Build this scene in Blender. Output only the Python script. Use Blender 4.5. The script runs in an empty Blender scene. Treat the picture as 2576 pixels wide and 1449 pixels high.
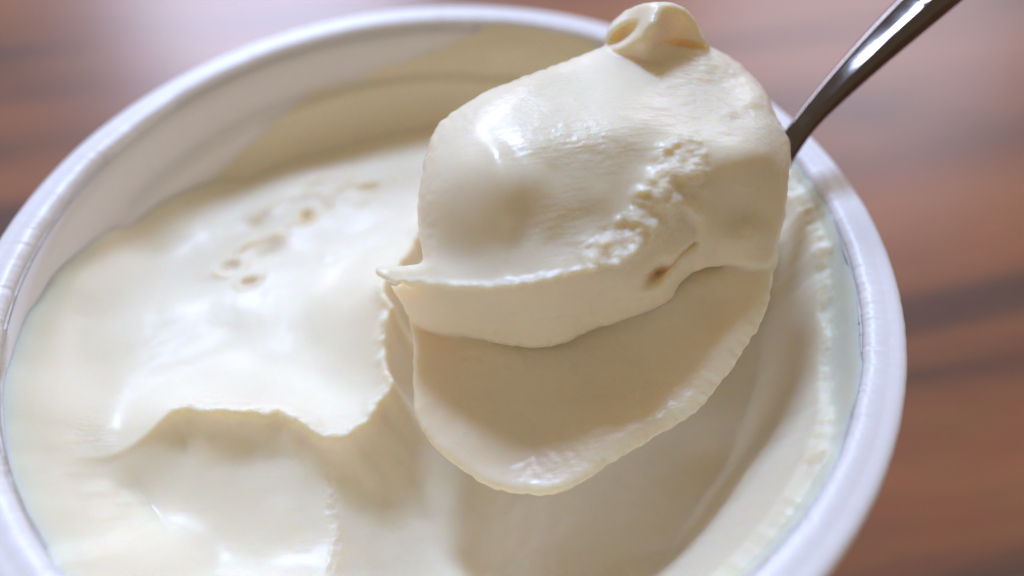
import bpy, math
import numpy as np
from mathutils import Matrix, Vector

# ------------------------------------------------------------------ camera
# all lengths below are in centimetres; CM turns them into metres
CM = 0.01
cam_d = 9.5899
c_el, c_pitch, c_yaw, c_roll = [math.radians(a) for a in (46.9377, 50.82, 8.5088, -1.0246)]
CAM = np.array([0.0, -cam_d * math.cos(c_el), cam_d * math.sin(c_el)])
FWD = np.array([math.cos(c_pitch) * math.sin(c_yaw), math.cos(c_pitch) * math.cos(c_yaw), -math.sin(c_pitch)])
_r = np.cross(FWD, [0, 0, 1.0]); _r /= np.linalg.norm(_r); _u = np.cross(_r, FWD)
RGT = math.cos(c_roll) * _r + math.sin(c_roll) * _u
UPV = -math.sin(c_roll) * _r + math.cos(c_roll) * _u
W, H = 2576.0, 1449.0                  # measuring grid used for the survey of the photograph
FOC = 26.0 / 36.0 * W

scene = bpy.context.scene
cd = bpy.data.cameras.new('camera')
cam = bpy.data.objects.new('camera', cd)
scene.collection.objects.link(cam)
cd.sensor_width = 36.0; cd.lens = 26.0
cd.clip_start = 0.005; cd.clip_end = 20.0
M = Matrix(((RGT[0], UPV[0], -FWD[0], CAM[0] * CM), (RGT[1], UPV[1], -FWD[1], CAM[1] * CM),
            (RGT[2], UPV[2], -FWD[2], CAM[2] * CM), (0, 0, 0, 1)))
cam.matrix_world = M
cd.dof.use_dof = True
cd.dof.focus_distance = 0.0865
cd.dof.aperture_fstop = 6.5
scene.camera = cam

# ------------------------------------------------------------------ light of the room and exposure
world = bpy.data.worlds.new('World'); scene.world = world; world.use_nodes = True
bg = world.node_tree.nodes['Background']
bg.inputs[0].default_value = (1.0, 0.77, 0.55, 1.0)
bg.inputs[1].default_value = 0.27

def window_lamp(name, az, el, dist, w, h, power, col):
    a, e = math.radians(az), math.radians(el)
    d = Vector((math.sin(a) * math.cos(e), math.cos(a) * math.cos(e), math.sin(e)))
    l = bpy.data.lights.new(name, 'AREA'); l.shape = 'RECTANGLE'; l.size = w; l.size_y = h
    l.energy = power; l.color = col
    o = bpy.data.objects.new(name, l); scene.collection.objects.link(o)
    o.location = d * dist
    o.rotation_euler = d.to_track_quat('Z', 'Y').to_euler()
    return o
window_lamp('window_light', -9, 52, 2.0, 0.26, 0.40, 30.5, (0.48, 0.63, 1.0))
window_lamp('lower_window_light', -10, 25, 2.0, 0.70, 0.46, 12.0, (0.68, 0.75, 1.0))
window_lamp('second_window_light', 36, 27, 2.6, 1.0, 0.62, 10.0, (0.78, 0.80, 1.0))

vs = scene.view_settings
vs.view_transform = 'Standard'; vs.look = 'None'; vs.exposure = 0.15; vs.gamma = 1.0
scene.cycles.diffuse_bounces = 6
scene.cycles.max_bounces = 14
scene.cycles.transmission_bounces = 8

# ------------------------------------------------------------------ maths helpers
def rays(px, py):
    px = np.asarray(px, float)[..., None]; py = np.asarray(py, float)[..., None]
    return FWD + RGT * ((px - W / 2) / FOC) - UPV * ((py - H / 2) / FOC)

def at(px, py, z):
    q = rays(px, py); t = (np.asarray(z, float) - CAM[2]) / q[..., 2]
    return CAM + q * t[..., None]

def depth_of(px, py, z):
    return (np.asarray(z, float) - CAM[2]) / rays(px, py)[..., 2]

def project(P):
    q = P - CAM; d = q @ FWD
    return W / 2 + FOC * (q @ RGT) / d, H / 2 - FOC * (q @ UPV) / d, d

class TPS:
    """thin plate spline through scattered points"""
    def __init__(s, xy, v, scale=1.0, smooth=1e-3):
        s.sc = scale; s.x = np.asarray(xy, float) / scale; v = np.asarray(v, float); n = len(v)
        A = np.zeros((n + 3, n + 3)); A[:n, :n] = s.k(s.x, s.x) + smooth * np.eye(n)
        A[:n, n] = 1; A[:n, n + 1:] = s.x; A[n:, :n] = A[:n, n:].T
        s.w = np.linalg.solve(A, np.r_[v, 0, 0, 0])
    @staticmethod
    def k(a, b):
        d2 = (a[:, None, 0] - b[None, :, 0]) ** 2 + (a[:, None, 1] - b[None, :, 1]) ** 2
        return 0.5 * d2 * np.log(d2 + 1e-12)
    def __call__(s, x, y):
        sh = np.shape(x); p = np.stack([np.ravel(x), np.ravel(y)], 1) / s.sc; n = len(s.x)
        out = np.empty(len(p))
        for i in range(0, len(p), 20000):
            q = p[i:i + 20000]
            out[i:i + 20000] = s.k(q, s.x) @ s.w[:n] + s.w[n] + q @ s.w[n + 1:]
        return out.reshape(sh)

def seg_dist(x, y, pts, closed=False):
    """distance to a polyline"""
    pts = np.asarray(pts, float); best = np.full(np.shape(x), 1e9)
    n = len(pts)
    for i in range(n if closed else n - 1):
        a, b = pts[i], pts[(i + 1) % n]; d = b - a
        t = np.clip(((x - a[0]) * d[0] + (y - a[1]) * d[1]) / max(d @ d, 1e-9), 0, 1)
        best = np.minimum(best, np.hypot(x - a[0] - t * d[0], y - a[1] - t * d[1]))
    return best

def poly_sdf(x, y, pts):
    """signed distance to a polygon, negative inside"""
    pts = np.asarray(pts, float); ins = np.zeros(np.shape(x), bool); n = len(pts)
    for i in range(n):
        x0, y0 = pts[i]; x1, y1 = pts[(i + 1) % n]
        if y0 == y1: continue
        c = ((y0 > y) != (y1 > y)) & (x < (x1 - x0) * (y - y0) / (y1 - y0) + x0)
        ins ^= c
    d = seg_dist(x, y, pts, True)
    return np.where(ins, -d, d)

def spline(pts, n=8, closed=False):
    """catmull-rom through points"""
    p = np.asarray(pts, float); out = []
    m = len(p)
    for i in range(m if closed else m - 1):
        if closed: a, b, c, d = p[i - 1], p[i], p[(i + 1) % m], p[(i + 2) % m]
        else: a, b, c, d = p[max(i - 1, 0)], p[i], p[i + 1], p[min(i + 2, m - 1)]
        for t in np.linspace(0, 1, n, endpoint=False):
            out.append(0.5 * (2 * b + (c - a) * t + (2 * a - 5 * b + 4 * c - d) * t * t + (3 * b - a - 3 * c + d) * t ** 3))
    if not closed: out.append(p[-1])
    return np.array(out)

_rng = np.random.default_rng(7)
_lat = _rng.uniform(-1, 1, (256, 256))
def noise2(x, y):
    xi = np.floor(x).astype(int); yi = np.floor(y).astype(int); fx = x - xi; fy = y - yi
    fx = fx * fx * fx * (fx * (fx * 6 - 15) + 10); fy = fy * fy * fy * (fy * (fy * 6 - 15) + 10)
    g = lambda a, b: _lat[a % 256, b % 256]
    return (g(xi, yi) * (1 - fx) + g(xi + 1, yi) * fx) * (1 - fy) + (g(xi, yi + 1) * (1 - fx) + g(xi + 1, yi + 1) * fx) * fy
def fbm(x, y, o=4):
    v = 0; a = 1.0
    for i in range(o):
        v = v + a * noise2(x * 2 ** i + 17.3 * i, y * 2 ** i + 9.1 * i); a *= 0.5
    return v
def sstep(a, b, x):
    t = np.clip((x - a) / (b - a), 0, 1); return t * t * (3 - 2 * t)
def smin(a, b, k):
    h = np.clip(0.5 + 0.5 * (b - a) / k, 0, 1); return b * (1 - h) + a * h - k * h * (1 - h)
def smax(a, b, k): return -smin(-a, -b, k)
def gauss(d, s): return np.exp(-(d / s) ** 2)

def mesh_obj(name, verts, faces, mat, parent=None, smooth=True, attrs=None, origin=(0, 0, 0)):
    me = bpy.data.meshes.new(name)
    v = (np.asarray(verts, float) - np.asarray(origin, float)) * CM
    me.vertices.add(len(v)); me.vertices.foreach_set('co', v.astype(np.float32).ravel())
    f = [np.asarray(a, np.int32) for a in (faces if isinstance(faces, list) else [faces]) if len(a)]
    loops = np.concatenate([a.ravel() for a in f]); sizes = np.concatenate([np.full(len(a), a.shape[1]) for a in f])
    me.loops.add(len(loops)); me.loops.foreach_set('vertex_index', loops)
    me.polygons.add(len(sizes))
    me.polygons.foreach_set('loop_start', np.r_[0, np.cumsum(sizes)[:-1]].astype(np.int32))
    me.update(calc_edges=True); me.validate()
    me.polygons.foreach_set('use_smooth', np.full(len(me.polygons), smooth))
    for k, a in (attrs or {}).items():
        at_ = me.attributes.new(k, 'FLOAT', 'POINT'); at_.data.foreach_set('value', np.asarray(a, np.float32).ravel())
    me.materials.append(mat)
    o = bpy.data.objects.new(name, me); scene.collection.objects.link(o)
    o.location = np.asarray(origin, float) * CM
    if parent is not None: o.parent = parent
    return o

def tag(o, label=None, cat=None, group=None, kind=None):
    for k, v in (('label', label), ('category', cat), ('group', group), ('kind', kind)):
        if v: o[k] = v
    return o

def empty(name, loc=(0, 0, 0)):
    o = bpy.data.objects.new(name, None); scene.collection.objects.link(o)
    o.location = np.asarray(loc, float) * CM
    return o

def grid_faces(nu, nv, wrap_u=False):
    i = np.arange(nu if wrap_u else nu - 1)[:, None]; j = np.arange(nv - 1)[None, :]
    a = i * nv + j; b = ((i + 1) % nu) * nv + j
    return np.stack([a, b, b + 1, a + 1], -1).reshape(-1, 4)

# ------------------------------------------------------------------ materials
def new_mat(name):
    m = bpy.data.materials.new(name); m.use_nodes = True
    nt = m.node_tree; return m, nt, nt.nodes['Principled BSDF']
def node(nt, typ, **kw):
    n = nt.nodes.new(typ)
    for k, v in kw.items():
        if k.startswith('i_'):
            n.inputs[k[2:].replace('_', ' ')].default_value = v
        else: setattr(n, k, v)
    return n

def cream_material(name, r0, r1, spec, scale=0.0020):
    m, nt, b = new_mat(name)
    L = nt.links.new
    b.inputs['Base Color'].default_value = (0.974, 0.862, 0.675, 1)
    b.inputs['Subsurface Weight'].default_value = 1.0
    b.inputs['Subsurface Radius'].default_value = (1.0, 0.62, 0.28)
    b.inputs['Subsurface Scale'].default_value = scale
    b.subsurface_method = 'RANDOM_WALK'
    b.inputs['IOR'].default_value = 1.42
    tc = node(nt, 'ShaderNodeTexCoord')
    at_ = node(nt, 'ShaderNodeAttribute', attribute_name='rough')
    n1 = node(nt, 'ShaderNodeTexNoise'); n1.inputs['Scale'].default_value = 1500; n1.inputs['Detail'].default_value = 3
    n2 = node(nt, 'ShaderNodeTexNoise'); n2.inputs['Scale'].default_value = 420; n2.inputs['Detail'].default_value = 4
    n3 = node(nt, 'ShaderNodeTexNoise'); n3.inputs['Scale'].default_value = 90; n3.inputs['Detail'].default_value = 2
    mp = node(nt, 'ShaderNodeMapping'); mp.inputs['Rotation'].default_value = (0, 0, math.radians(35)); mp.inputs['Scale'].default_value = (0.35, 1.4, 1)
    L(tc.outputs['Object'], mp.inputs[0]); L(mp.outputs[0], n1.inputs['Vector'])
    L(tc.outputs['Object'], n2.inputs['Vector']); L(tc.outputs['Object'], n3.inputs['Vector'])
    def bump(src, dist, strength, prev=None):
        bn = node(nt, 'ShaderNodeBump'); bn.inputs['Distance'].default_value = dist
        if isinstance(strength, float): bn.inputs['Strength'].default_value = strength
        else: L(strength, bn.inputs['Strength'])
        L(src, bn.inputs['Height'])
        if prev is not None: L(prev.outputs[0], bn.inputs['Normal'])
        return bn
    mr = node(nt, 'ShaderNodeMapRange'); mr.inputs['To Min'].default_value = 0.06; mr.inputs['To Max'].default_value = 1.0
    L(at_.outputs['Fac'], mr.inputs['Value'])
    b1 = bump(n2.outputs['Fac'], 0.0006, mr.outputs[0])
    b2 = bump(n1.outputs['Fac'], 0.0003, mr.outputs[0], b1)
    L(b2.outputs[0], b.inputs['Normal'])
    rr = node(nt, 'ShaderNodeMapRange'); rr.inputs['From Min'].default_value = 0.35; rr.inputs['From Max'].default_value = 0.7
    rr.inputs['To Min'].default_value = r0; rr.inputs['To Max'].default_value = r1
    L(n3.outputs['Fac'], rr.inputs['Value']); L(rr.outputs[0], b.inputs['Roughness'])
    b.inputs['Specular IOR Level'].default_value = spec; b.inputs['Coat Weight'].default_value = 0.05; b.inputs['Coat Roughness'].default_value = 0.18
    return m
MAT_CREAM = cream_material('cream', 0.30, 0.46, 0.32)
MAT_FILM = cream_material('cream_film', 0.35, 0.5, 0.35, 0.0004)
MAT_CREAM_WET = cream_material('moist_cream', 0.25, 0.40, 0.5)

def plastic_material():
    m, nt, b = new_mat('white_plastic'); L = nt.links.new
    b.inputs['Base Color'].default_value = (0.88, 0.88, 0.87, 1)
    b.inputs['Subsurface Weight'].default_value = 0.6
    b.inputs['Subsurface Radius'].default_value = (1, 0.95, 0.9); b.inputs['Subsurface Scale'].default_value = 0.001
    b.inputs['Roughness'].default_value = 0.38
    tc = node(nt, 'ShaderNodeTexCoord'); n = node(nt, 'ShaderNodeTexNoise'); n.inputs['Scale'].default_value = 900
    L(tc.outputs['Object'], n.inputs['Vector'])
    bn = node(nt, 'ShaderNodeBump'); bn.inputs['Distance'].default_value = 0.0001; bn.inputs['Strength'].default_value = 0.25
    L(n.outputs['Fac'], bn.inputs['Height']); L(bn.outputs[0], b.inputs['Normal'])
    return m
MAT_PLASTIC = plastic_material()

def steel_material():
    m, nt, b = new_mat('polished_steel'); L = nt.links.new
    b.inputs['Base Color'].default_value = (0.17, 0.15, 0.14, 1)
    b.inputs['Metallic'].default_value = 1.0
    tc = node(nt, 'ShaderNodeTexCoord'); n = node(nt, 'ShaderNodeTexNoise'); n.inputs['Scale'].default_value = 350; n.inputs['Detail'].default_value = 5
    L(tc.outputs['Object'], n.inputs['Vector'])
    r = node(nt, 'ShaderNodeMapRange'); r.inputs['To Min'].default_value = 0.04; r.inputs['To Max'].default_value = 0.14
    L(n.outputs['Fac'], r.inputs['Value']); L(r.outputs[0], b.inputs['Roughness'])
    return m
MAT_STEEL = steel_material()

def wood_material():
    m, nt, b = new_mat('wood_laminate'); L = nt.links.new
    tc = node(nt, 'ShaderNodeTexCoord')
    mp = node(nt, 'ShaderNodeMapping'); mp.inputs['Rotation'].default_value = (0, 0, math.radians(14)); mp.inputs['Scale'].default_value = (1.0, 9.0, 1.0)
    L(tc.outputs['Object'], mp.inputs[0])
    n1 = node(nt, 'ShaderNodeTexNoise'); n1.inputs['Scale'].default_value = 3.2; n1.inputs['Detail'].default_value = 5; n1.inputs['Distortion'].default_value = 0.6
    n2 = node(nt, 'ShaderNodeTexNoise'); n2.inputs['Scale'].default_value = 60; n2.inputs['Detail'].default_value = 4
    L(mp.outputs[0], n1.inputs['Vector']); L(mp.outputs[0], n2.inputs['Vector'])
    cr = node(nt, 'ShaderNodeValToRGB'); e = cr.color_ramp.elements
    e[0].position = 0.36; e[0].color = (0.15, 0.08, 0.055, 1)
    e[1].position = 0.62; e[1].color = (0.42, 0.165, 0.072, 1)
    k = e.new(0.46); k.color = (0.30, 0.12, 0.06, 1)
    L(n1.outputs['Fac'], cr.inputs[0])
    mx = node(nt, 'ShaderNodeMix', data_type='RGBA', blend_type='MULTIPLY'); mx.inputs[0].default_value = 0.35
    L(cr.outputs[0], mx.inputs[6]); L(n2.outputs['Color'], mx.inputs[7])
    L(mx.outputs[2], b.inputs['Base Color'])
    b.inputs['Roughness'].default_value = 0.33; b.inputs['Specular IOR Level'].default_value = 0.7
    return m
MAT_WOOD = wood_material()

# ------------------------------------------------------------------ table
TABLE_Z = -8.6
def build_table():
    n = 2
    xs = [-70, 70]; ys = [-50, 60]
    v = [(x, y, z) for z in (TABLE_Z - 2.5, TABLE_Z) for y in ys for x in xs]
    f = np.array([(0, 2, 3, 1), (4, 5, 7, 6), (0, 1, 5, 4), (1, 3, 7, 5), (3, 2, 6, 7), (2, 0, 4, 6)])
    o = mesh_obj('table', v, f, MAT_WOOD, smooth=False)
    tag(o, 'reddish brown wood grain table top under the tub', 'table', kind='structure')
build_table()

# ------------------------------------------------------------------ tub
def wall_r(z):
    z = np.asarray(z, float)
    return np.interp(z, [-9, -1.25, -1.05, -0.95, -0.12, 0.0], [4.35, 5.0, 5.03, 5.16, 5.27, 5.33])

def revolve(profile, n, jitter=None):
    p = np.asarray(profile, float); th = np.linspace(0, 2 * math.pi, n, endpoint=False)
    R = np.broadcast_to(p[:, 0], (n, len(p))).copy(); Z = np.broadcast_to(p[:, 1], (n, len(p))).copy()
    if jitter: R, Z = jitter(th[:, None], R, Z)
    V = np.stack([R * np.cos(th)[:, None], R * np.sin(th)[:, None], Z], -1).reshape(-1, 3)
    m = len(p); i = np.arange(n)[:, None]; j = np.arange(m)[None, :]
    a = i * m + j; b = ((i + 1) % n) * m + j; c = ((i + 1) % n) * m + (j + 1) % m; d = i * m + (j + 1) % m
    return V, np.stack([a, b, c, d], -1).reshape(-1, 4)

def build_tub():
    root = empty('plastic_tub', (0, 0, TABLE_Z))
    tag(root, 'round white plastic tub holding thick cream, standing on the wooden table', 'tub')
    o_ = np.array([0, 0, TABLE_Z])
    # body: inside wall, floor, outside wall as one closed revolve (floor closes at a tiny radius)
    ins = [(5.40, -0.10), (5.27, -0.12), (5.235, -0.4), (5.19, -0.75), (5.165, -0.90), (5.12, -0.97), (5.045, -1.03), (5.02, -1.10), (5.0, -1.25), (4.8, -4), (4.55, -7.2), (4.35, -8.2), (3.9, -8.42), (0.02, -8.45)]
    outs = [(0.02, TABLE_Z), (4.3, TABLE_Z), (4.5, -8.45), (4.65, -7.2), (4.92, -4), (5.13, -1.2), (5.2, -0.9), (5.32, -0.5), (5.42, -0.25)]
    V, F = revolve(ins + outs, 220)
    o = mesh_obj('tub_body', V, F[:, ::-1], MAT_PLASTIC, root); o.matrix_parent_inverse = Matrix.Translation(Vector((0, 0, -TABLE_Z * CM)))
    # rim: flat sealing lip with a shallow groove and an outer skirt; inner edge frayed by the torn seal
    prof = [(5.258, -0.17), (5.305, -0.04), (5.345, -0.012), (5.38, 0.002), (5.46, 0.012), (5.52, 0.004), (5.56, 0.006), (5.63, 0.018), (5.69, 0.008), (5.735, -0.03), (5.755, -0.09), (5.765, -0.3), (5.78, -0.55), (5.74, -0.56), (5.71, -0.3), (5.68, -0.12), (5.6, -0.09), (5.4, -0.12)]
    def jit(th, R, Z):
        u = th * 5.4
        edge = (np.arange(R.shape[1]) <= 3)[None, :]
        fr = 0.008 * noise2(u * 7 + 3, u * 0 + 2.5) + 0.008 * noise2(u * 21, u * 0 + 7.5) - 0.035 * np.maximum(0, noise2(u * 1.3, u * 0 + 4.4) - 0.2)
        R = R + np.where(edge, fr, 0) * np.array([0.3, 1, 1, .7] + [0] * (R.shape[1] - 4))[None, :]
        top = ((np.arange(R.shape[1]) >= 2) & (np.arange(R.shape[1]) <= 10))[None, :]
        Z = Z + np.where(top, 0.003 * noise2(u * 1.2, R * 3) + 0.0012 * noise2(u * 17, R * 13), 0)
        ser = ((np.arange(R.shape[1]) >= 1) & (np.arange(R.shape[1]) <= 3))[None, :]
        Z = Z + np.where(ser, 0.004 * noise2(u * 13, R * 5) + 0.004 * noise2(u * 31, R * 9), 0)
        R = R + np.where((np.arange(R.shape[1]) == 9) | (np.arange(R.shape[1]) == 10), 0.004 * noise2(u * 9, u * 0 + 1.5), 0)
        return R, Z
    V, F = revolve(prof, 2600, jit)
    o = mesh_obj('rim', V, F, MAT_PLASTIC, root); o.matrix_parent_inverse = Matrix.Translation(Vector((0, 0, -TABLE_Z * CM)))
    return root
TUB = build_tub()

# ------------------------------------------------------------------ cream filling the tub
def P3(l):
    l = np.asarray(l, float); return at(l[:, 0], l[:, 1], l[:, 2])

WALL_Z = [(-180, -0.62), (-165, -0.45), (-150, -0.30), (-135, -0.22), (-120, -0.25), (-100, -0.5), (-75, -0.7), (-50, -0.75), (-30, -0.65), (-10, -0.75), (10, -0.95), (30, -1.3), (60, -1.88), (90, -1.95), (110, -1.92), (130, -1.62), (150, -1.05), (165, -0.75), (180, -0.62)]
def wall_pts(lo, hi, off=0.0):
    out = []
    for a in np.arange(lo, hi + 1, 12):
        aa = (a + 180) % 360 - 180
        z = np.interp(aa, [p[0] for p in WALL_Z], [p[1] for p in WALL_Z]) + off
        r = wall_r(z) + 0.02
        out.append((r * math.cos(math.radians(a)), r * math.sin(math.radians(a)), z))
    return np.array(out)

A_CTL = [(850, 400, -1.80), (600, 540, -1.55), (720, 560, -1.48), (830, 500, -1.50), (920, 460, -1.54), (585, 685, -1.38), (1000, 430, -1.68), (900, 620, -1.52),
         (1000, 600, -1.45), (700, 800, -1.40), (500, 900, -1.32), (800, 880, -1.36), (300, 1000, -1.10), (400, 800, -1.22), (950, 725, -0.85), (960, 860, -0.95), (900, 740, -1.12),
         (440, 1020, -0.88), (520, 1010, -0.92), (650, 1040, -0.95), (760, 1060, -0.98), (830, 1085, -1.0), (900, 1065, -1.02), (970, 960, -1.02), (230, 1110, -0.98), (330, 1100, -1.06),
         (600, 940, -1.22), (800, 990, -1.20), (700, 990, -1.17), (480, 970, -1.12), (250, 800, -1.0), (200, 1250, -1.05), (150, 1400, -0.88), (300, 1250, -1.15), (1200, 400, -1.6), (1400, 250, -1.85), (1100, 330, -1.82), (400, 640, -1.35), (180, 950, -0.85)]
B_CTL = [(500, 1130, -1.30), (650, 1150, -1.36), (780, 1180, -1.44), (300, 1180, -1.20), (500, 1250, -1.40), (700, 1300, -1.44), (820, 1200, -1.48), (820, 1449, -1.42), (300, 1350, -1.20), (200, 1250, -1.08),
         (150, 1400, -0.88), (500, 1449, -1.32), (200, 1130, -1.0), (160, 1000, -0.85), (1500, 1200, -0.8), (2000, 1000, 0.2), (1500, 700, 0.0)]
C_CTL = [(740, 1150, -1.15), (740, 1300, -1.05), (740, 1449, -0.95), (828, 1120, -1.53), (826, 1280, -1.47), (824, 1449, -1.41), (900, 1160, -1.70), (900, 1400, -1.66), (985, 1250, -2.0), (985, 1420, -1.92), (1100, 1300, -2.40), (1300, 1350, -2.50),
         (1600, 1300, -2.45), (1800, 1150, -2.30), (1900, 1050, -2.15), (1980, 1000, -1.85), (2050, 1000, -1.55), (2062, 750, -1.50), (2000, 600, -1.72), (1930, 1250, -1.80), (1800, 1400, -1.95), (1500, 1449, -2.25), (2030, 820, -1.62),
         (1300, 700, -2.5), (1500, 500, -2.3), (1100, 600, -2.1), (1150, 900, -2.3), (1500, 900, -2.6), (2000, 1150, -1.66), (1650, 1440, -2.1), (1060, 1000, -2.1)]
CUT_A = [-110, -90, -60, -50, -43, -33, -25, -15, -8, 0, 10, 18, 24, 30]
CUT_Z = [-4.5, -0.8, -0.4, -0.22, -0.2, -0.55, -0.74, -0.58, -0.3, -0.2, -0.2, -0.5, -1.4, -3.0]
LIP = [(60, 1215, -0.8), (140, 1190, -0.95), (210, 1165, -1.02), (290, 1140, -1.06), (370, 1090, -1.0), (420, 1050, -0.92), (450, 1035, -0.88), (520, 1045, -0.90), (600, 1050, -0.93), (690, 1050, -0.95), (750, 1065, -0.97), (790, 1090, -0.99),
       (830, 1105, -1.0), (880, 1092, -1.0), (930, 1055, -1.0), (958, 1010, -1.0), (985, 962, -0.97), (970, 930, -0.96), (966, 865, -0.93), (978, 800, -0.84), (992, 765, -0.76), (968, 732, -0.80), (1000, 690, -1.0), (1080, 560, -1.4), (1250, 420, -1.6), (1500, 260, -1.7)]

def build_cream():
    wa = wall_pts(75, 200); A = np.concatenate([P3(A_CTL), wa])
    wb = wall_pts(170, 285); B = np.concatenate([P3(B_CTL), wb])
    wc = wall_pts(-75, 60); C = np.concatenate([P3(C_CTL), wc])
    fa, fb, fc = TPS(A[:, :2], A[:, 2], smooth=2e-3), TPS(B[:, :2], B[:, 2], smooth=2e-3), TPS(C[:, :2], C[:, 2], smooth=2e-3)
    h = 0.024
    g = np.arange(-5.5, 5.5 + h / 2, h); X, Y = np.meshgrid(g, g, indexing='ij')
    R0 = np.hypot(X, Y); kk = np.minimum(1, 5.15 / np.maximum(R0, 1e-6)); XO, YO = X, Y; X, Y = X * kk, Y * kk
    lp = spline(P3(LIP)[:, :2], 5)
    poly = np.concatenate([lp, [(4.0, 7.0), (-8, 7.0), (-8, -1.5)]])
    zA, zB, zC = fa(X, Y), fb(X, Y), fc(X, Y)
    pxb, pyb, _ = project(np.stack([X, Y, zB], -1)); zC = zC + 2.5 * sstep(770, 640, pxb)
    zBC = smin(zB, zC, 0.07)
    s = poly_sdf(X, Y, poly)
    px, py, _ = project(np.stack([X, Y, zA], -1))
    # torn lip: irregular edge, steep fall; left end fades into a smooth swell
    jag = 0.045 * fbm(X * 2.2, Y * 2.2, 2) + 0.006 * fbm(X * 11, Y * 11, 2)
    torn = sstep(380, 470, px)
    s2 = s + jag * torn
    wdt = 0.62 + 0.10 * (1 - torn) + 0.45 * sstep(790, 880, px) * sstep(930, 1000, py)
    tt = np.clip((s2 + 0.03) / wdt, 0, 1)
    m = (1 - (1 - tt) ** 3.2) * sstep(0, 0.10, tt) * sstep(120, 215, px)
    lipband = gauss(s2 + 0.06, 0.09) * torn
    zA2 = zA + lipband * (0.07 + 0.035 * fbm(X * 6, Y * 6, 3))
    Z = zA2 * (1 - m) + np.minimum(zBC, zA2 + 0.02 + 3.0 * sstep(0.15, 0.6, s2)) * m
    rough = 0.55 * gauss(s2 + 0.09, 0.11) * torn
    # cut edge between plateau and cavity
    dBC = zB - zC
    edge = gauss(dBC, 0.05) * m * sstep(700, 780, px)
    Z += edge * 0.02 * fbm(X * 15, Y * 15, 3)
    rough = np.maximum(rough, 0.6 * edge)
    # pits and little craters near the back
    def pit(cx, cy, rx, ry, dep, sharp=2.0, rim=0.0, rot=0.0):
        c = at(cx, cy, -1.5)
        dx, dy = X - c[0], Y - c[1]; cr, sr = math.cos(rot), math.sin(rot)
        u, v = (dx * cr + dy * sr) / rx, (-dx * sr + dy * cr) / ry
        r = np.hypot(u, v)
        return -dep * np.exp(-r ** (2 * sharp)) + rim * gauss(r - 1.55, 0.45)
    Z += pit(772, 545, 0.085, 0.115, 0.18, 2.4, 0.04, -0.5)
    Z += pit(922, 470, 0.20, 0.085, 0.08, 1.8, 0.02, 0.0)
    Z += pit(585, 683, 0.14, 0.12, 0.08, 1.7, 0.02, 0.3)
    Z += pit(632, 722, 0.11, 0.08, 0.065, 1.8, 0.02, 0.2)
    Z += pit(680, 640, 0.2, 0.12, 0.06, 1.0, 0.0, 0.5)
    Z += pit(640, 570, 0.25, 0.12, 0.05, 1.0, 0.0, 0.5)
    def ridge(pts, amp, wd):
        q = at(*np.array([(a, b, -1.5) for a, b in pts], float).T)[:, :2]
        return amp * gauss(seg_dist(X, Y, spline(q, 4)), wd)
    Z += ridge([(605, 641), (630, 622), (660, 611), (700, 598)], 0.05, 0.05)
    Z += ridge([(700, 585), (735, 566)], 0.036, 0.05)
    Z += ridge([(828, 519), (832, 494), (865, 470), (874, 440)], 0.055, 0.05)
    Z += ridge([(640, 540), (690, 500), (750, 470), (800, 445), (860, 420)], 0.06, 0.13)
    Z += ridge([(735, 500), (790, 484), (822, 500)], 0.045, 0.06)
    Z += ridge([(860, 470), (900, 445), (960, 450), (1040, 400)], 0.025, 0.08)
    Z += ridge([(830, 640), (930, 600), (1020, 570), (1060, 530)], 0.03, 0.16)
    for bx_, by_, br_, ba_ in ((676, 520, 0.20, 0.055), (797, 448, 0.18, 0.05), (785, 490, 0.10, 0.035), (628, 625, 0.10, 0.04), (705, 600, 0.11, 0.04), (868, 448, 0.12, 0.05), (965, 446, 0.16, 0.045), (548, 700, 0.13, 0.035), (655, 705, 0.07, 0.03), (900, 505, 0.12, 0.03)):
        Z += pit(bx_, by_, br_ * 1.4, br_, -ba_, 1.0, 0.0, 0.4)
    # soft hand-made unevenness everywhere
    Z += 0.018 * fbm(X * 0.9 + 5, Y * 0.9, 2) + 0.002 * fbm(X * 5, Y * 5, 2)
    # cavity texture: pulled surface
    Z += m * sstep(0.05, 0.3, dBC) * (0.006 * fbm(X * 6, Y * 6, 3))
    # sparkling bumpy strip under the right wall
    R = np.hypot(X, Y)
    rw = wall_r(Z)
    # lumpy cream near the rim, front left
    lump = sstep(0.75, 0.2, rw - R) * sstep(-3.2, -4.2, X) * sstep(-1.6, -2.4, Y)
    Z += lump * 0.05 * fbm(X * 4, Y * 4, 3)
    # lighter roughness where the surface was scraped
    for cx, cy, rr in ((960, 770, 0.16), (235, 1090, 0.2), (760, 1030, 0.35), (640, 1015, 0.25), (500, 1010, 0.2)):
        c = at(cx, cy, -1.0); rough = np.maximum(rough, 0.5 * gauss(np.hypot(X - c[0], Y - c[1]), rr))
    # trim to the wall
    X, Y = XO, YO; R = np.hypot(X, Y)
    # the cream climbs the wall at the left and at the right
    deg = np.degrees(np.arctan2(Y, X)) % 360
    ztop = np.interp(deg, [0, 18, 26, 32, 148, 153, 160, 171, 190, 210, 250, 300, 340, 360], [-0.12, -0.14, -0.5, -3, -3, -1.5, -0.85, -0.5, -0.26, -0.14, -0.12, -0.12, -0.1, -0.12])
    ztop = ztop + 0.02 * fbm(deg / 6, deg * 0 + 0.5, 3)
    w_ = 5.30 - R
    left = np.interp(w_, [0, 0.06, 0.12, 0.25, 0.40, 0.60, 0.85, 1.2, 2.0], [0.0, 0.04, 0.18, 0.50, 0.78, 1.05, 1.5, 3.0, 5.0])
    right = np.interp(w_, [0, 0.04, 0.08, 0.15, 0.20, 0.30, 0.45, 1.3], [0.0, 0.03, 0.14, 0.60, 0.95, 1.7, 3.0, 4.0])
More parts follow.
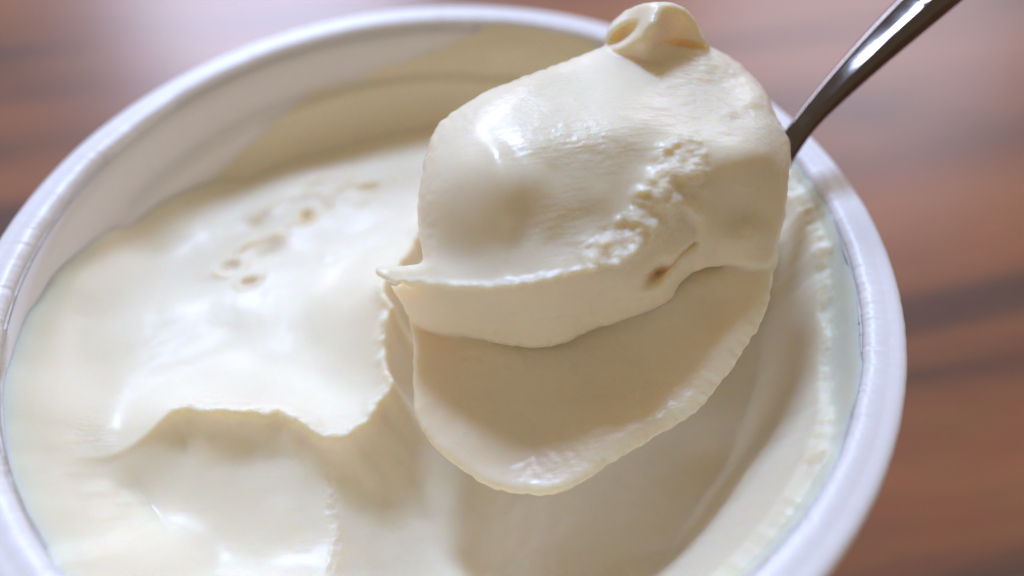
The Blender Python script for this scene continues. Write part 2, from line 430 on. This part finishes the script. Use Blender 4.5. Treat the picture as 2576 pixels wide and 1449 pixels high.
    onr = np.interp(deg, [0, 40, 60, 230, 270, 360], [1, 1, 0, 0, 1, 1])
    zm = ztop - (left * (1 - onr) + right * onr) + 0.012 * fbm(X * 3, Y * 3, 3)
    Z = smax(Z, np.maximum(zm, -3.0), 0.45 - 0.37 * onr)
    # thicker layer left on the right wall, its upper edge torn and bumpy
    d2 = (deg + 180) % 360 - 180
    zb = np.interp(d2, CUT_A, CUT_Z) + 0.03 * fbm(d2 / 2.5, d2 * 0 + 3.5, 3)
    thick_ = zb - np.interp(5.16 - R, [-0.1, 0.0, 0.05, 0.16, 0.24, 0.36, 0.6, 0.95], [-0.02, 0.0, 0.02, 0.10, 0.30, 0.58, 1.15, 2.6])
    bump = gauss(5.16 - R - 0.08, 0.10) * sstep(-50, -42, d2) * sstep(12, 4, d2)
    thick_ = thick_ + bump * 0.045 * fbm(X * 4.3, Y * 4.3, 4)
    Z = smax(Z, np.maximum(thick_, -3.2), 0.28)
    rough = np.maximum(rough, 0.6 * bump)
    lim = wall_r(Z) + 0.035
    k = np.minimum(1, lim / np.maximum(R, 1e-6))
    keep = R < lim + 1.5 * h
    idx = -np.ones(X.shape, int); idx[keep] = np.arange(keep.sum())
    V = np.stack([X * k, Y * k, Z], -1)[keep]
    q = np.stack([idx[:-1, :-1], idx[1:, :-1], idx[1:, 1:], idx[:-1, 1:]], -1).reshape(-1, 4)
    q = q[(q >= 0).all(1)]
    # close below: skirt and flat bottom
    e = np.concatenate([q[:, [0, 1]], q[:, [1, 2]], q[:, [2, 3]], q[:, [3, 0]]])
    key = {}
    ek = e[:, 0].astype(np.int64) * 10 ** 7 + e[:, 1]; er = e[:, 1].astype(np.int64) * 10 ** 7 + e[:, 0]
    bnd = e[~np.isin(ek, er)]
    used = np.unique(bnd); base = len(V); mp = -np.ones(base, int); mp[used] = base + np.arange(len(used))
    low = V[used].copy(); rr = np.hypot(low[:, 0], low[:, 1]); low[:, 2] = -4.2; low[:, :2] *= (4.75 / rr)[:, None]
    V2 = np.concatenate([V, low, [(0, 0, -4.2)]])
    sk = np.stack([bnd[:, 1], bnd[:, 0], mp[bnd[:, 0]], mp[bnd[:, 1]]], -1)
    bt = np.stack([mp[bnd[:, 1]], mp[bnd[:, 0]], np.full(len(bnd), len(V2) - 1)], -1)
    ro = np.concatenate([rough[keep], np.zeros(len(low) + 1)])
    global CREAM_Z
    CREAM_Z = Z
    o = mesh_obj('cream', V2, [q, sk, bt], MAT_CREAM, attrs={'rough': ro}, origin=(0, 0, -4.2))
    tag(o, 'thick off-white cream filling the tub, scooped out with torn ridges', 'cream')
    return o
CREAM = build_cream()

def build_smear():
    """cream film left on the inside wall"""
    nt_, nz = 620, 130
    th = np.radians(np.linspace(22, 152, nt_)); z = np.linspace(-2.3, -0.03, nz)
    T, Zg = np.meshgrid(th, z, indexing='ij'); deg = np.degrees(T)
    # upper limit of the film by angle
    top = np.interp(deg, [20, 50, 66, 74, 82, 92, 100, 108, 116, 126, 152], [-0.1, -0.05, -0.04, -0.05, -0.35, -0.65, -0.72, -0.76, -0.85, -1.2, -1.9])
    top = top + 0.05 * fbm(T * 5, T * 0 + 1.5, 3) * np.interp(deg, [30, 60, 180, 200], [0.2, 1, 1, 0.4])
    gi = lambda w: np.clip(((w + 5.5) / 0.024), 0, 457).astype(int)
    zc = np.minimum(CREAM_Z[gi(4.9 * np.cos(T)), gi(4.9 * np.sin(T))], -0.2)
    d = top - Zg
    thick = np.interp(deg, [-60, -20, 30, 50, 68, 73, 78, 85, 110, 116, 150, 158, 180, 240, 300], [0.12, 0.12, 0.08, 0.06, 0.10, 0.14, 0.08, 0.05, 0.05, 0.03, 0.0, 0.05, 0.08, 0.1, 0.12])
    fade = 0.45
    t = thick * sstep(-0.02, 1.0, d / fade) + 0.010 * fbm(T * 9, Zg * 2, 2) * sstep(0.0, 0.2, d) + 0.26 * np.exp(-np.maximum(Zg - zc, 0) / 0.2) * sstep(0, 0.3, d)
    t = np.where(d < -0.015, -0.03, t - 0.006)
    endf = sstep(151, 143, deg) * sstep(22, 30, deg)
    t = -0.03 + (t + 0.03) * endf
    r = wall_r(Zg) - t
    front = np.stack([r * np.cos(T), r * np.sin(T), Zg], -1)
    rb = wall_r(Zg) + 0.045
    back = np.stack([rb * np.cos(T), rb * np.sin(T), Zg], -1)
    V = np.concatenate([front.reshape(-1, 3), back.reshape(-1, 3)]); n = nt_ * nz
    F = grid_faces(nt_, nz); Fb = F[:, ::-1] + n
    i = np.arange(nt_ - 1); j = np.arange(nz - 1)
    def strip(a, b): return np.stack([a, b, b + n, a + n], -1)
    s1 = strip((i + 1) * nz, i * nz); s2 = strip(i * nz + nz - 1, (i + 1) * nz + nz - 1)
    s3 = strip(j, j + 1); s4 = strip((nt_ - 1) * nz + j + 1, (nt_ - 1) * nz + j)
    Fq = np.concatenate([F, Fb, s1, s2, s3, s4])[:, ::-1]
    ro = np.concatenate([(0.15 * np.ones((nt_, nz))).ravel(), np.zeros(n)])
    o = mesh_obj('smear', V, Fq, MAT_FILM, CREAM, attrs={'rough': ro})
    o.matrix_parent_inverse = Matrix.Translation(Vector((0, 0, 4.2 * CM)))
    tag(o, 'thin yellowish film of cream smeared up the inside wall')
build_smear()

# ------------------------------------------------------------------ spoon
NECK = at(1975, 405, 0.42); TIP = at(1205, 1150, -0.95)
def build_spoon():
    root = empty('spoon', (NECK + TIP) / 2)
    tag(root, 'polished steel spoon lifting a heap of cream above the tub', 'spoon')
    org = (NECK + TIP) / 2
    inv = Matrix.Translation(Vector(-org * CM))
    ax = NECK - TIP; Lb = np.linalg.norm(ax); ax = ax / Lb
    mid = (NECK + TIP) / 2; side = at(1752, 955, -0.45) - mid; side -= ax * (side @ ax); hw = np.linalg.norm(side); side /= hw; up = np.cross(side, ax)
    # tilt about the long axis so that the bowl follows the cream edge
    nu, nv = 48, 25
    u = np.linspace(0, 0.92, nu); v = np.linspace(-1, 1, nv)
    wid = hw * np.sqrt(np.clip(1 - (2 * np.clip(u, 0, 1) - 1) ** 2, 0, 1)) * (1.08 - 0.16 * u) 
    wid = wid * (0.30 + 0.70 * sstep(1.0, 0.70, u)); wid = np.maximum(wid, 0.02 + 0.19 * sstep(0.9, 1.0, u))
    dep = 0.85 * np.clip(1 - (2 * u - 0.9) ** 2, 0, 1)
    U, Vv = np.meshgrid(u, v, indexing='ij')
    sheet = lambda off: (TIP + ax * (U * Lb)[..., None] + side * (wid[:, None] * Vv)[..., None] + up * (-(dep[:, None] * (1 - Vv ** 2)) - off - 0.22)[..., None])
    a, b = sheet(0), sheet(0.09); n = nu * nv
    V = np.concatenate([a.reshape(-1, 3), b.reshape(-1, 3)]); F = grid_faces(nu, nv)
    i = np.arange(nu - 1); j = np.arange(nv - 1)
    st = lambda p, q: np.stack([p, q, q + n, p + n], -1)
    Fq = np.concatenate([F, F[:, ::-1] + n, st((i + 1) * nv, i * nv), st(i * nv + nv - 1, (i + 1) * nv + nv - 1), st(j, j + 1), st((nu - 1) * nv + j + 1, (nu - 1) * nv + j)])
    o = mesh_obj('bowl', V, Fq, MAT_STEEL, root); o.matrix_parent_inverse = inv
    # handle: swept rounded-rectangle section
    path = [(1900, 505, 0.12, 0.22), (1950, 420, 0.34, 0.165), (2003, 340, 0.62, 0.145), (2046, 285, 0.86, 0.155), (2116, 210, 1.20, 0.19), (2201, 125, 1.58, 0.235), (2286, 45, 1.95, 0.275), (2400, -60, 2.4, 0.32), (2700, -330, 3.3, 0.42), (3100, -640, 4.2, 0.5)]
    w = spline([(q[3], 0) for q in path], 10)[:, 0]; path = [(q[0], q[1], 0.62 + (q[2] - 0.62) * (0.72 if q[2] > 0.62 else 1)) for q in path]
    C = spline(P3(path), 10); nC = len(C)
    T = np.gradient(C, axis=0); T /= np.linalg.norm(T, axis=1)[:, None]
    s = np.r_[0, np.cumsum(np.linalg.norm(np.diff(C, axis=0), axis=1))]
    hgt = w * np.interp(s, [0, 1.5, 4, 12], [0.9, 0.85, 0.75, 0.35])
    # the flat of the handle turned a little about its axis
    sd = np.cross(T, [0, 0, 1.0]); sd /= np.linalg.norm(sd, axis=1)[:, None]; up2 = np.cross(sd, T)
    roll = math.radians(14)
    sd, up2 = sd * math.cos(roll) + up2 * math.sin(roll), up2 * math.cos(roll) - sd * math.sin(roll)
    m = 40; ph = np.linspace(0, 2 * math.pi, m, endpoint=False)
    cx = np.sign(np.cos(ph)) * np.abs(np.cos(ph)) ** 0.7; cy = np.sign(np.sin(ph)) * np.abs(np.sin(ph)) ** 0.75
    # raised bead along both edges, shallow crown in the middle
    crown = cy * (1 + 0.15 * np.cos(ph * 2))
    V = C[:, None] + sd[:, None] * (w[:, None] * cx)[..., None] + up2[:, None] * (hgt[:, None] * crown)[..., None]
    V = V.reshape(-1, 3)
    i = np.arange(nC - 1)[:, None]; j = np.arange(m)[None]
    F = np.stack([i * m + j, i * m + (j + 1) % m, (i + 1) * m + (j + 1) % m, (i + 1) * m + j], -1).reshape(-1, 4)
    V = np.concatenate([V, [C[0], C[-1]]])
    jj = np.arange(m)
    c0 = np.stack([(jj + 1) % m, jj, np.full(m, len(V) - 2)], -1)
    c1 = np.stack([(nC - 1) * m + jj, (nC - 1) * m + (jj + 1) % m, np.full(m, len(V) - 1)], -1)
    o = mesh_obj('handle', V, [F, c0, c1], MAT_STEEL, root); o.matrix_parent_inverse = inv
build_spoon()

# ------------------------------------------------------------------ heap of cream on the spoon
def surface_nets(phi, org, e):
    """isosurface of phi=0 on a regular lattice -> verts, quads"""
    s = phi < 0
    c = [(i, j, k) for i in (0, 1) for j in (0, 1) for k in (0, 1)]
    n = np.array(phi.shape) - 1
    sub = lambda a, o: a[o[0]:o[0] + n[0], o[1]:o[1] + n[1], o[2]:o[2] + n[2]]
    cnt = sum(sub(s, o).astype(np.int8) for o in c)
    act = (cnt > 0) & (cnt < 8)
    I = np.argwhere(act); idx = -np.ones(act.shape, np.int32); idx[act] = np.arange(len(I))
    val = np.stack([phi[I[:, 0] + o[0], I[:, 1] + o[1], I[:, 2] + o[2]] for o in c], 1)
    acc = np.zeros((len(I), 3)); num = np.zeros(len(I))
    for a in range(8):
        for b in range(a + 1, 8):
            oa, ob = np.array(c[a]), np.array(c[b])
            if np.abs(oa - ob).sum() != 1: continue
            va, vb = val[:, a], val[:, b]; cr = (va < 0) != (vb < 0)
            t = np.where(cr, va / np.where(cr, va - vb, 1), 0)
            acc += np.where(cr[:, None], oa + t[:, None] * (ob - oa), 0); num += cr
    V = org + (I + acc / num[:, None]) * e
    quads = []
    for ax in range(3):
        b1, b2 = [(1, 2), (2, 0), (0, 1)][ax]
        sl0 = [slice(None)] * 3; sl1 = [slice(None)] * 3
        sl0[ax] = slice(0, -1); sl1[ax] = slice(1, None)
        ch = s[tuple(sl0)] != s[tuple(sl1)]
        E = np.argwhere(ch); E = E[(E[:, b1] > 0) & (E[:, b2] > 0) & (E[:, b1] < phi.shape[b1] - 1) & (E[:, b2] < phi.shape[b2] - 1)]
        st = s[E[:, 0], E[:, 1], E[:, 2]]
        def cell(d1, d2):
            q = E.copy(); q[:, b1] += d1; q[:, b2] += d2; return idx[q[:, 0], q[:, 1], q[:, 2]]
        Q = np.stack([cell(-1, -1), cell(0, -1), cell(0, 0), cell(-1, 0)], 1)
        Q[~st] = Q[~st][:, ::-1]
        quads.append(Q)
    return V, np.concatenate(quads)

CAP_OUT = [(945, 678), (958, 668), (1000, 668), (1050, 664), (1064, 650), (1053, 590), (1050, 520), (1058, 450), (1074, 375), (1095, 325), (1135, 283), (1200, 243), (1300, 198), (1400, 163), (1480, 132), (1560, 100), (1640, 80), (1720, 95), (1785, 118),
           (1850, 152), (1915, 216), (1950, 285), (1978, 335), (1990, 385), (1983, 450), (1976, 540), (1960, 600), (1944, 668), (1900, 678), (1830, 668), (1770, 676), (1725, 700), (1702, 728), (1685, 756), (1640, 781), (1561, 808), (1481, 834), (1428, 860), (1359, 876), (1296, 871), (1211, 855), (1148, 845), (1090, 842), (1050, 822), (1022, 785), (1000, 745), (978, 716), (950, 698)]
LIP_EDGE = [(945, 690), (978, 711), (1063, 717), (1148, 725), (1232, 728), (1317, 721), (1391, 705), (1444, 690), (1497, 682), (1550, 672), (1590, 652), (1640, 612), (1680, 560)]
CAP_CTL = [(1380, 240, 1.70), (1300, 240, 1.67), (1400, 180, 1.61), (1550, 330, 1.76), (1480, 220, 1.69), (1200, 280, 1.60), (1130, 310, 1.47), (1450, 350, 1.71), (1300, 350, 1.70), (1180, 400, 1.57), (1090, 420, 1.36),
           (1075, 500, 1.18), (1200, 500, 1.40), (1290, 470, 1.53), (1350, 450, 1.56), (1075, 600, 0.88), (1200, 580, 1.15), (1290, 545, 1.28), (1100, 645, 0.80), (1180, 648, 0.90), (1250, 645, 0.99), (1400, 430, 1.55), (1440, 480, 1.44), (1400, 550, 1.26), (1340, 605, 1.10),
           (975, 690, 0.50), (1040, 690, 0.66), (1120, 690, 0.80), (1280, 680, 0.94), (1280, 710, 0.92), (1400, 620, 1.07), (1400, 680, 1.0), (1480, 560, 1.20), (1480, 650, 1.05), (1550, 480, 1.42), (1560, 560, 1.22), (1610, 410, 1.58), (1500, 420, 1.57), (1510, 490, 1.41),
           (1720, 380, 1.64), (1690, 480, 1.48), (1620, 590, 1.20), (1540, 650, 1.07), (1760, 480, 1.36), (1800, 420, 1.52), (1780, 330, 1.64), (1850, 330, 1.57), (1920, 310, 1.42), (1920, 385, 1.40), (1965, 370, 1.20), (1860, 400, 1.52), (1850, 480, 1.18), (1930, 450, 1.10), (1960, 510, 0.80),
           (1780, 560, 1.02), (1760, 630, 0.74), (1870, 560, 0.74), (1880, 600, 0.70), (1850, 630, 0.60), (1930, 600, 0.52), (1800, 660, 0.45), (1920, 655, 0.36),
           (1650, 150, 1.70), (1650, 250, 1.73), (1750, 250, 1.62), (1850, 220, 1.46), (1900, 250, 1.46), (1750, 150, 1.66), (1560, 150, 1.72), (1700, 330, 1.70)]
FACE_CTL = [(985, 730, 0.02), (1030, 790, -0.14), (1100, 750, 0.36), (1100, 830, -0.16), (1180, 750, 0.50), (1280, 745, 0.62), (1280, 800, 0.22), (1300, 865, -0.12), (1400, 735, 0.68), (1420, 800, 0.26), (1428, 858, -0.05), (1500, 710, 0.74), (1500, 770, 0.36), (1560, 800, 0.12),
            (1600, 690, 0.70), (1600, 740, 0.45), (1690, 740, 0.32), (1650, 650, 0.80), (1720, 640, 0.74), (1740, 580, 0.92), (1720, 690, 0.5), (1800, 640, 0.56), (1640, 775, 0.2)]
PLATE_OUT = [(1090, 600), (1180, 460), (1400, 330), (1700, 330), (1900, 400), (1960, 520), (1962, 600), (1948, 690), (1932, 765), (1905, 830), (1872, 884), (1835, 940), (1800, 982), (1752, 1035), (1705, 1068), (1630, 1112), (1560, 1153), (1515, 1180), (1470, 1212), (1390, 1244), (1290, 1240), (1225, 1222), (1160, 1180), (1105, 1140), (1060, 1080), (1040, 1010), (1040, 900), (1036, 830), (1030, 770), (1050, 690)]
PLATE_CTL = [(1031, 780, -0.38), (1148, 825, -0.42), (1296, 850, -0.46), (1428, 840, -0.42), (1561, 790, -0.24), (1650, 750, -0.05), (1730, 690, 0.12), (1850, 655, 0.25), (1940, 640, 0.22), (1300, 930, -0.58), (1500, 880, -0.49), (1600, 840, -0.35), (1700, 800, -0.16), (1800, 750, 0.0), (1300, 1020, -0.70), (1300, 1110, -0.76), (1150, 1000, -0.58), (1450, 980, -0.63), (1600, 950, -0.49), (1700, 900, -0.31), (1800, 850, -0.12),
             (1900, 770, 0.04), (1850, 870, -0.10), (1760, 980, -0.30), (1650, 1070, -0.46), (1530, 1140, -0.60), (1420, 1205, -0.70), (1290, 1225, -0.78), (1180, 1175, -0.78), (1090, 1100, -0.72), (1055, 1020, -0.60), (1050, 900, -0.42), (1500, 1080, -0.58), (1200, 1100, -0.68),
             (1300, 700, -0.4), (1100, 600, -0.3), (1500, 500, -0.1), (1800, 500, 0.1), (1300, 500, -0.3)]
CURL_OUT = [(1524, 100), (1526, 78), (1545, 50), (1580, 24), (1615, 10), (1650, 5), (1685, 6), (1720, 20), (1745, 45), (1762, 75), (1776, 100), (1782, 122), (1740, 150), (1650, 165), (1580, 150), (1540, 125)]
CURL_CTL = [(1530, 90, 1.80), (1560, 60, 1.92), (1600, 40, 2.05), (1650, 12, 2.30), (1700, 20, 2.25), (1750, 70, 1.92), (1775, 110, 1.74), (1640, 60, 2.22), (1620, 110, 1.98), (1600, 130, 1.82), (1680, 60, 2.08), (1700, 100, 1.80), (1660, 150, 1.72), (1740, 130, 1.70), (1560, 115, 1.82), (1650, 110, 1.90)]

def build_heap():
    st = 4.0
    gx = np.arange(880, 2060 + st, st); gy = np.arange(-60, 1320 + st, st)
    PX, PY = np.meshgrid(gx, gy, indexing='ij')
    def field(ctl, sm=2e-3):
        c = np.asarray(ctl, float)
        dd = depth_of(c[:, 0], c[:, 1], c[:, 2])
        return TPS(c[:, :2], dd, 300.0, sm)(PX, PY)
    px2cm = 8.6 / FOC
    nz = fbm(PX / 40, PY / 40, 3)
    # ---- cap with its overhanging lip
    cap = field(CAP_CTL, 5e-3); face = field(FACE_CTL)
    co = spline(CAP_OUT, 4, True); cs = poly_sdf(PX, PY, co) + 2.5 * fbm(PX / 14, PY / 14, 2)
    lp = spline(LIP_EDGE, 5)
    lippoly = np.concatenate([lp, [(1720, 520), (1760, 560), (1760, 690), (1740, 1000), (900, 1000), (900, 690)]])
    ls = poly_sdf(PX, PY + 4 * fbm(PX / 22, PY / 60, 3), lippoly)           # negative below the lip
    torn_end = sstep(1650, 1560, PX)
    wl = 7 + 26 * (1 - torn_end)
    mface = sstep(0.5, -0.5, ls / wl)
    # rolled lip edge: slightly thick and ragged
    lipr = gauss(ls - 7, 10) * torn_end
    cap = cap - lipr * (0.045 + 0.022 * nz)
    # soft fold lines on the dome
    fold = seg_dist(PX, PY, spline([(1228, 325), (1268, 380), (1290, 440), (1298, 500), (1306, 560), (1300, 620)], 5))
    side = sstep(-40, 40, PX - np.interp(PY, [325, 380, 440, 500, 560, 620], [1228, 1268, 1290, 1298, 1306, 1300]))
    fm = sstep(300, 380, PY) * sstep(640, 560, PY)
    cap = cap + fm * 0.08 * gauss(fold, 45) * (side - 0.5)
    # rough torn strip
    strip_ax = spline([(1722, 385), (1712, 450), (1680, 520), (1630, 585), (1570, 635), (1510, 662)], 6)
    sw = np.interp(PY, [370, 450, 560, 640, 680], [62, 80, 84, 62, 34])
    sd_ = seg_dist(PX, PY, strip_ax) / sw
    rs = sstep(1.15, 0.8, sd_ + 0.15 * nz)
    cap = cap - rs * (0.025 + 0.055 * fbm(PX / 38 + 9, PY / 34, 3) + 0.012 * fbm(PX / 13, PY / 11, 2))
    # the lump at lower right and creases there
    cap = cap - 0.06 * gauss(np.hypot((PX - 1880) / 60, (PY - 590) / 24), 1.0)
    cap = cap + 0.05 * gauss(np.hypot((PX - 1915) / 60, (PY - 285) / 22), 1.0) + 0.04 * gauss(np.hypot((PX - 1850) / 40, (PY - 300) / 14), 1.0)
    # wavy pulled texture towards the right shoulder
    wav = sstep(1500, 1750, PX) * sstep(420, 300, PY)
    cap = cap - wav * 0.012 * fbm((PX + 2 * PY) / 60, (PY - 0.2 * PX) / 22, 3)
    cap = cap - 0.006 * fbm(PX / 90 + 3, PY / 90, 2)
    # pocket beside the end of the tongue
    pk = np.hypot((PX - 1652) / 26, (PY - 690 + 0.6 * (PX - 1652)) / 20)
    face = face + 0.30 * np.exp(-pk ** 2.4)
    crk = seg_dist(PX, PY, spline([(1655, 690), (1690, 668), (1715, 640), (1752, 610)], 5))
    face = face + 0.10 * gauss(crk, 5)
    front1 = cap * (1 - mface) + np.maximum(face, cap + 0.02) * mface
    # round the border away from the viewer
    Rm = 0.10 + 0.30 * sstep(1500, 1150, PX) * sstep(700, 560, PY) + 0.12 * sstep(1400, 1700, PX) * sstep(500, 300, PY) + 0.16 * mface
    d1 = np.clip(-cs * px2cm / Rm, 0, 1)
    front1 = front1 + Rm * 0.9 * (1 - np.sqrt(1 - (1 - d1) ** 2))
    thick1 = 0.16 + np.clip(-cs * px2cm * 1.6, 0, 1.9)
    back1 = front1 + thick1
    # ---- plate scraped along the spoon bowl
    pl = field(PLATE_CTL)
    po = spline(PLATE_OUT, 4, True)
    ps = poly_sdf(PX, PY, po) + 3.0 * fbm(PX / 16, PY / 16, 2) + 2.0 * np.sin((PX * 0.62 - PY * 0.78) / 5.0) * sstep(1300, 1600, PX) * 0.5
    redge = sstep(1380, 1600, PX) * sstep(600, 720, PY)
    band = np.clip(-ps / 40.0, 0, 1)
    pl = pl + redge * 0.06 * (1 - sstep(0.0, 1.0, band))
    ribs = np.sin((PX * 0.62 - PY * 0.78) / 4.6 + 4.0 * nz)
    pl = pl - redge * (1 - band) * 0.018 * ribs
    pl = pl - 0.007 * fbm(PX / 60, PY / 60, 3) - 0.004 * fbm(PX / 14, PY / 14, 2)
    Rp = 0.12
    d2 = np.clip(-ps * px2cm / Rp, 0, 1)
    pl = pl + (1 - redge) * Rp * (1 - np.sqrt(1 - (1 - d2) ** 2))
    thick2 = 0.14 - 0.06 * redge + np.clip(-ps * px2cm * 0.55, 0, 0.7)
    back2 = pl + thick2
    # ---- curl on top
    cu = field(CURL_CTL)
    us = poly_sdf(PX, PY, spline(CURL_OUT, 4, True)) + 1.8 * fbm(PX / 9, PY / 9, 2)
    cu = cu + 0.07 * (1 - np.sqrt(1 - (1 - np.clip(-us * px2cm / 0.08, 0, 1)) ** 2))
    h1 = np.hypot(((PX - 1568) * 0.82 - (PY - 85) * 0.57) / 44, ((PX - 1568) * 0.57 + (PY - 85) * 0.82) / 17)
    cu = cu + 0.30 * np.exp(-h1 ** 4)
    h2 = np.hypot((PX - 1735) / 55, (PY - 112 - 0.12 * (PX - 1735)) / 8)
    cu = cu + 0.22 * np.exp(-h2 ** 3)
    backu = cu + 0.22 + np.clip(-us * px2cm * 0.5, 0, 0.3)
    # roughness map
    rmap = 1.0 * rs
    rmap = np.maximum(rmap, 0.5 * lipr)
    rmap = np.maximum(rmap, 0.85 * gauss(np.hypot((PX - 1480) / 170, (PY - 355) / 70), 1))
    rmap = np.maximum(rmap, 0.55 * gauss(np.hypot((PX - 1390) / 90, (PY - 250) / 50), 1))
    rmap = np.maximum(rmap, 0.6 * gauss(np.hypot((PX - 1420) / 90, (PY - 560) / 80), 1))
    rmap = np.maximum(rmap, 0.6 * gauss(np.hypot((PX - 1880) / 70, (PY - 590) / 35), 1))
    rmap = np.maximum(rmap, 0.4 * wav)
    rmap = np.maximum(rmap, 0.2 * sstep(850, 950, PY) * sstep(1300, 1500, PX))
    rmap = np.maximum(rmap, 0.7 * gauss(us / 10, 1))
    # ---- voxels in a box aligned with the view axes
    e = 0.024
    xs = np.arange(-2.25, 3.75, e); ys = np.arange(-2.65, 3.75, e); ds = np.arange(6.7, 11.2, e)
    out_V = []
    def sampler(ix, iy, fx, fy, A):
        return (A[ix, iy] * (1 - fx) + A[ix + 1, iy] * fx) * (1 - fy) + (A[ix, iy + 1] * (1 - fx) + A[ix + 1, iy + 1] * fx) * fy
    phi = np.empty((len(xs), len(ys), len(ds)), np.float32)
    Xc, Yc = np.meshgrid(xs, ys, indexing='ij')
    maps = [m.astype(np.float32) for m in (front1, back1, cs * px2cm, pl, back2, ps * px2cm, cu, backu, us * px2cm)]
    for k, dd in enumerate(ds):
        px = W / 2 + FOC * Xc / dd; py = H / 2 - FOC * Yc / dd
        u = np.clip((px - gx[0]) / st, 0, len(gx) - 1.001); v = np.clip((py - gy[0]) / st, 0, len(gy) - 1.001)
        ix = u.astype(int); iy = v.astype(int); fx = u - ix; fy = v - iy
        S = [sampler(ix, iy, fx, fy, m) for m in maps]
        def solid(f, b, o, kk): return smax(smax(f - dd, dd - b, 0.04), o, kk)
        a = solid(S[0], S[1], S[2], 0.05); b = solid(S[3], S[4], S[5], 0.05); c = solid(S[6], S[7], S[8], 0.04)
        phi[:, :, k] = smin(smin(a, c, 0.06), b, 0.06)
    V, Q = surface_nets(phi, np.array([xs[0], ys[0], ds[0]]), e)
    Wd = CAM + V[:, 0:1] * RGT + V[:, 1:2] * UPV + V[:, 2:3] * FWD
    # relax the lattice steps a little
    n = len(Wd)
    for it in range(2):
        acc = np.zeros((n, 3)); cnt = np.zeros(n)
        for a, b in ((0, 1), (1, 2), (2, 3), (3, 0)):
            for i, j in ((a, b), (b, a)):
                for ax in range(3): acc[:, ax] += np.bincount(Q[:, i], Wd[Q[:, j], ax], n)
                cnt += np.bincount(Q[:, i], minlength=n)
        Wd = Wd * 0.45 + 0.55 * acc / cnt[:, None]
    px, py, dd = project(Wd)
    u = np.clip((px - gx[0]) / st, 0, len(gx) - 1.001); v = np.clip((py - gy[0]) / st, 0, len(gy) - 1.001)
    ix = u.astype(int); iy = v.astype(int)
    ro = sampler(ix, iy, u - ix, v - iy, rmap)
    # RGT, UPV, FWD is a left-handed frame: turn the faces
    org = (NECK + TIP) / 2
    o = mesh_obj('cream_dollop', Wd, Q, MAT_CREAM_WET, attrs={'rough': ro}, origin=org)
    tag(o, 'big smooth dollop of off-white cream with a curled peak heaped on the spoon', 'cream')
    return o
build_heap()
